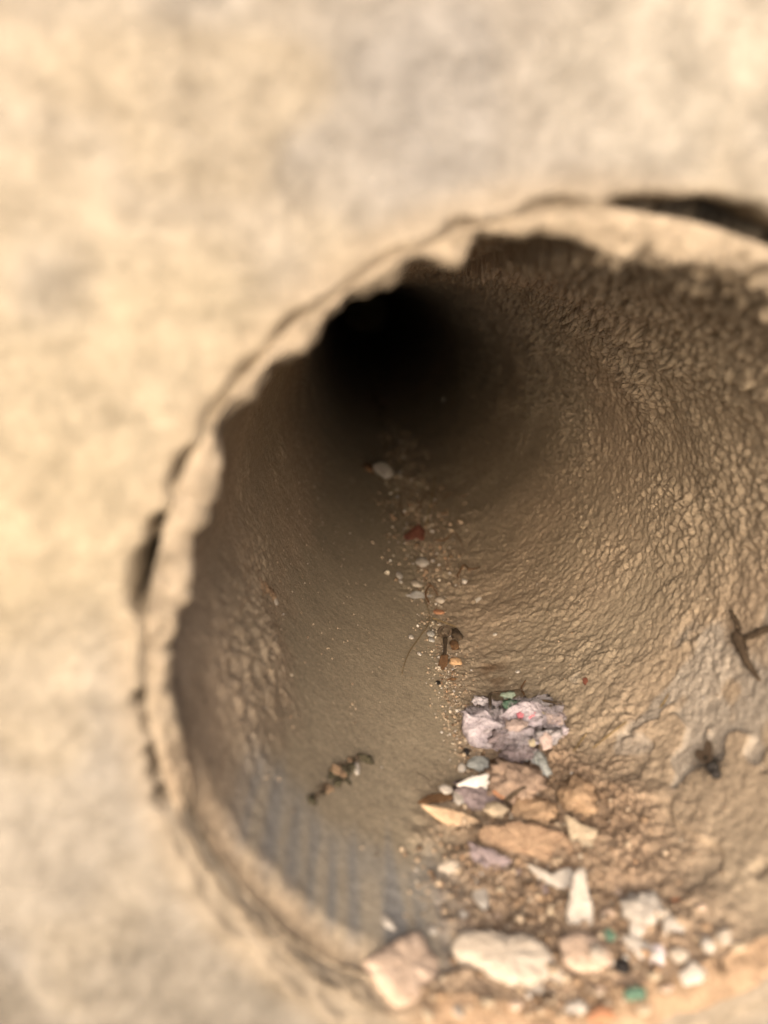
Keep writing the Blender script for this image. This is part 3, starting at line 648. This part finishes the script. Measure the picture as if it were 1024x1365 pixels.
for lab, px, rx, ry, m in (
    ('white rounded chip highest in the row of four', (563, 751), 9.5, 8, m_white),
    ('small white chip at the left of the row of four', (532, 768), 5, 6.5, m_white),
    ('cream oval chip above the grey ragged flake', (555, 780), 9, 6, m_cream),
    ('cream chip right of the grey ragged flake', (587, 801), 7, 5.5, m_cream),
    ('white chip on the left side near the curved stem', (548, 850), 4.5, 4, m_white),
    ('tiny bright white chip left of the brown seed wing', (559, 872), 3.5, 3, m_white),
    ('tiny white chip right of the highest rounded chip', (577, 748), 3, 3, m_white),
    ('tiny pale chip below the small left chip', (534, 776), 3, 3, m_white),
    ('pale crumb left of the dark loop', (574, 846), 6, 5, m_gflake),
    ('pale crumb below the dark loop', (575, 854), 5, 4, m_gflake),
    ('pale grain chip on the right floor', (660, 846), 3.5, 2.5, m_white),
    ('white sliver on the right floor above the stain', (690, 896), 4, 2.5, m_white),
    ('white crumb on the far floor near the darkness', (592, 533), 4, 5, m_gflake),
    ('tiny pale chip beside the far white pebble', (532, 631), 4, 3, m_white)):
    lump('white_chip', lab, 'chip', px, rx, ry, m, rough=.3, facet=.2, hgt=.5, group='pale chips along the pipe floor', sub=2)
chip('ragged_flake', 'grey ragged flake below the cream oval chip', 'flake',
     [(536,793),(546,792),(552,787),(560,788),(570,791),(577,794),(568,799),(566,805),(554,803),(545,806),(546,799)], .012, m_gflake, lean=.35, rough=.1)
chip('star_flake', 'white jagged flake on the right side of the floor', 'flake', [(633,798),(641,795),(643,800),(640,806),(634,803)], .010, m_white, lean=.4, rough=.15)
lump('brick_chip', 'orange elongated chip under the cream chip on the floor', 'brick chip', (585, 817), 8, 3.5, m_orange, rough=.2, turn=-.2)
chip('dead_leaf', 'rust red crumpled leaf lying in the dim middle of the pipe', 'leaf',
     [(537,722),(541,708),(552,700),(560,698),(566,708),(572,720),(566,733),(556,738),(546,728)], .05, m_red, lean=.7, rough=.2, dome=.35)
lump('plaster_pebble', 'lone white pebble in the dark far part of the pipe', 'pebble', (510, 634), 15, 13, m_white, rough=.25, facet=.3, hgt=.85)
lump('dirt_clod', 'dark clod behind the lone far white pebble', 'dirt clod', (492, 626), 10, 6, m_brown, rough=.4)
tube('stem', onb([(569,700),(574,690),(580,678),(586,666)], [.01, .09, .16, .22]), [.006, .006, .006, .004], m_stem, 'thin pale stem rising behind the red leaf', 'stem')
tube('stem', onb([(535,902),(538,888),(547,868),(561,849),(572,830),(570,812),(566,800)], .012), [.0016, .0022, .0025, .0025, .003, .0025, .002], m_stem, 'long thin curved stem on the smooth silt', 'stem')
tube('stem', onb([(576,830),(592,836),(608,842)], .03), [.004, .004, .003], m_stem, 'short thin stem slanting down to the husk crumb', 'stem')
for k, (lab, pxs) in enumerate((
    ('dark curled rootlet at the left of the red leaf', [(538,690),(532,676),(534,664),(542,668)]),
    ('dark curled rootlet above the red leaf', [(560,680),(566,668),(576,664),(584,672)]),
    ('dark curled rootlet right of the pale stem', [(590,668),(604,662),(616,668),(626,660)]),
    ('dark rootlet right of the red leaf', [(580,722),(594,726),(608,718),(618,730)]),
    ('dark hooked rootlet in the far stain', [(512,600),(518,592),(526,600),(522,610)]),
    ('dark rootlet curling up the right floor', [(610,770),(620,760),(628,768),(640,758)]),
    ('brown rootlet beside the grey ragged flake', [(572,806),(566,798),(574,790),(584,796)]))):
    tube('rootlet', onb(pxs, [.01, .04, .05, .01]), [.006, .006, .005, .003], m_brown, lab, 'rootlet', group='rootlets on the pipe floor')
chip('red_scrap', 'tiny rust red scrap on the right floor', 'scrap', [(776,904),(782,902),(784,908),(781,914),(777,910)], .008, m_red, lean=.3)

# mossy crumb on the silt
ms = thing_at('moss_crumb', (450, 1035), 'ragged dark olive mossy crumb on the smooth silt', 'moss')
for k in range(22):
    f = rng.random(); px = (486 - 70 * f + rng.gauss(0, 5), 1006 + 62 * f + rng.gauss(0, 4)); q = rng.uniform(2.5, 6.5)
    lump('tuft', None, None, px, q * rng.uniform(.7, 1.5), q * rng.uniform(.5, 1), m_moss if rng.random() < .65 else m_clod, rough=.9, crump=1.3, sub=2, hgt=rng.uniform(.5, 1.1), parent=ms, turn=rng.uniform(0, 3))
for k in range(5):
    f = rng.random(); x0, y0 = 486 - 70 * f, 1006 + 62 * f
    tube('sprig', onb([(x0, y0), (x0 + rng.uniform(-8, 8), y0 - rng.uniform(2, 7)), (x0 + rng.uniform(-14, 14), y0 - rng.uniform(4, 12))], [.01, .03, .02]), [.005, .004, .002], m_dark, parent=ms)
lump('plaster_crumb', 'small pale crumb in the mossy crumb', 'plaster crumb', (474, 1026), 6, 8, m_white, rough=.3)
lump('plaster_crumb', 'tiny pale crumb on the left wall crust', 'plaster crumb', (367, 802), 5, 4, m_cream, rough=.3)
ms2 = thing_at('crumb_cluster', (358, 788), 'small brown crumb cluster on the left wall crust', 'crumb')
for px in ((346,780),(354,784),(360,790),(364,796)): lump('tuft', None, None, px, 6, 4, m_clod, rough=.7, crump=.9, parent=ms2, turn=rng.uniform(0, 3))

# twig on the right wall
tw = thing_at('forked_twig', (1000, 850), 'dark forked twig stuck to the right wall', 'twig')
tube('branch', onb([(978,816),(984,828),(988,840)], .012), [.006, .010, .012], m_dark, parent=tw)
tube('branch', onb([(986,846),(992,860),(999,878),(1008,896),(1015,908)], [.018, .022, .022, .016, .006]), [.015, .022, .016, .011, .004], m_dark, parent=tw)
tube('branch', onb([(990,852),(1006,850),(1020,844),(1036,838),(1050,836)], [.02, .02, .022, .02, .01]), [.007, .011, .014, .010, .007], m_dark, parent=tw)
for lab, pxs in (('dry grass stem right of the paper wad', [(792,1000),(812,984),(838,964)]), ('short grass bit on the right floor plate', [(882,946),(888,938),(894,926)]), ('fine dry stem beside the lint tail', [(766,1004),(776,990),(784,980)])):
    tube('stem', onb(pxs, .012), [.003, .004, .002], m_stem, lab, 'stem')

# the fly
Pf, nf, _, _ = hit(955, 1024)
fly = tag(empty('fly', Vector(Pf * R)), 'dead dark fly with spread wings on the right lower wall', 'fly')
hd = onb([(963, 1042)], .02)[0]; tl = onb([(948, 1010)], .02)[0]; dvec = hd - tl; Lf = np.linalg.norm(dvec); dvec /= Lf; svec = np.cross(nf, dvec)
co = []; V, F0 = ico(3)
def fbody(name, f, rl, rs, m):
    c_ = tl + dvec * Lf * f + nf * .012
    pts = [(c_ + dvec * p[0] * rl + svec * p[1] * rs + nf * p[2] * rs * (1 + .1 * nz3(p, (3, 2)))) * R - np.array(fly.location) for p in V]
    return mesh(name, pts, F0, m, fly)
m_fly = mt('fly_black', (.030, .024, .020), (.012, .010, .009), scale=900, rough=.5, spec=.4)
m_wing = mt('fly_wing', (.13, .09, .06), (.08, .055, .035), scale=700, rough=.4, spec=.5)
fbody('thorax', .66, .026, .024, m_fly); fbody('abdomen', .36, .034, .022, m_fly); fbody('head', .95, .014, .018, m_fly)
for tipx in ((938, 1011), (954, 997)):
    root = tl + dvec * Lf * .62 + nf * .03; tp = onb([tipx], .045)[0]; d = tp - root; L = np.linalg.norm(d); d /= L; s_ = np.cross(nf, d)
    pr = [(0, .006), (.25, .012), (.55, .018), (.8, .016), (1.0, .005)]
    up_pts = [root + d * L * a_ + s_ * b_ for a_, b_ in pr] + [root + d * L * a_ - s_ * b_ for a_, b_ in reversed(pr)]
    top = [(p + nf * .002) * R - np.array(fly.location) for p in up_pts]; bot = [(p - nf * .001) * R - np.array(fly.location) for p in up_pts]; k = len(top)
    mesh('wing', top + bot, [tuple(range(k)), tuple(range(2 * k - 1, k - 1, -1))] + [(i, k + i, k + (i + 1) % k, (i + 1) % k) for i in range(k)], m_wing, fly, smooth=False)
for sgn in (-1, 1):
    for f, fwd in ((.75, .5), (.62, 0), (.5, -.5)):
        b_ = tl + dvec * Lf * f + svec * sgn * .018 + nf * .01
        tube('leg', [b_, b_ + svec * sgn * .016 + dvec * fwd * .014 + nf * .008, b_ + svec * sgn * .034 + dvec * fwd * .03 - nf * .006], [.0026, .0022, .0015], m_fly, parent=fly, seg=5)

# ------------------------------------------------------------------ clods and grains too many to tell apart
g = np.random.default_rng(11)
OV = np.array([(1, 0, 0), (-1, 0, 0), (0, 1, 0), (0, -1, 0), (0, 0, 1), (0, 0, -1)], float)
OF = np.array([(0, 2, 4), (2, 1, 4), (1, 3, 4), (3, 0, 4), (2, 0, 5), (1, 2, 5), (3, 1, 5), (0, 3, 5)])
def grains(name, label, phi, y, size, cols):
    n = len(phi); h = look(phi, y)
    P = surf(phi, y, h, size * .3)
    V = OV[None] * size[:, None, None] * g.uniform(.55, 1.25, (n, 6, 1))
    q = g.normal(size=(n, 4)); q /= np.linalg.norm(q, axis=1)[:, None]; a_, b_, c_, d_ = q.T
    Rm = np.stack([np.stack([1 - 2 * (c_ * c_ + d_ * d_), 2 * (b_ * c_ - a_ * d_), 2 * (b_ * d_ + a_ * c_)], -1),
                   np.stack([2 * (b_ * c_ + a_ * d_), 1 - 2 * (b_ * b_ + d_ * d_), 2 * (c_ * d_ - a_ * b_)], -1),
                   np.stack([2 * (b_ * d_ - a_ * c_), 2 * (c_ * d_ + a_ * b_), 1 - 2 * (b_ * b_ + c_ * c_)], -1)], 1)
    V = np.einsum('nij,nkj->nki', Rm, V) + P[:, None]
    F = (OF[None] + 6 * np.arange(n)[:, None, None]).reshape(-1, 3)
    o = mesh(name, V.reshape(-1, 3) * R, F, m_grain, None, np.repeat(cols, 6, 0), smooth=False)
    return tag(o, label, 'grit', None, 'stuff')
m_grain = material('grit', (.5, .4, .3), attr=True, scale=700, bumpd=0, rough=.9, spec=.2)
PC = np.array([(.50, .43, .35), (.42, .33, .245), (.33, .25, .18), (.24, .165, .11), (.42, .27, .17), (.15, .10, .065), (.46, .42, .39)])
def pick(n, wts): return PC[g.choice(len(PC), n, p=np.array(wts) / sum(wts))] * g.uniform(.85, 1.12, (n, 1))
n = 2300; ph = g.normal(0, 11, n); yy = g.uniform(.0, 1.15, n) ** 1.15
k = (ph > -26 - 0 * yy) & (ph < 36) & (yy < 1.15 - abs(ph - 8) * .018)
ph, yy = ph[k], yy[k]; n = len(ph)
grains('soil_grit', 'loose brown and cream soil grit bedding the rubble at the mouth', ph, yy, np.exp(g.normal(-5.2, .5, n)).clip(.003, .018), pick(n, [.5, 2.5, 4, 4.5, .4, 1.5, .4]))
n = 1300; yy = .95 + g.gamma(2.0, .55, n); ph = -4 + g.normal(0, 1, n) * (1.8 + .5 * yy) - .15 * yy
grains('sand_trail', 'pale sand grains trailing along the pipe floor', ph, yy, np.exp(g.normal(-5.35, .5, n)).clip(.002, .013), pick(n, [2.5, 3, 3, 2.5, .8, 1, 1]))
n = 1500; yy = g.uniform(.2, 9, n) ** 1.0; ph = g.uniform(-70, 75, n)
grains('dust_specks', 'sparse fine specks scattered over the pipe floor', ph, yy, np.exp(g.normal(-5.5, .4, n)).clip(.0018, .007), pick(n, [.8, 2, 2.5, 2, .3, 2, .4]))
n = 900; yy = 3 + g.gamma(2.0, 1.1, n); ph = g.normal(0, 9, n)
grains('far_grit', 'dark and pale grit on the dim far floor', ph, yy, np.exp(g.normal(-4.6, .5, n)).clip(.004, .03), pick(n, [1, 1, 2, 3, .5, 3, .6]))
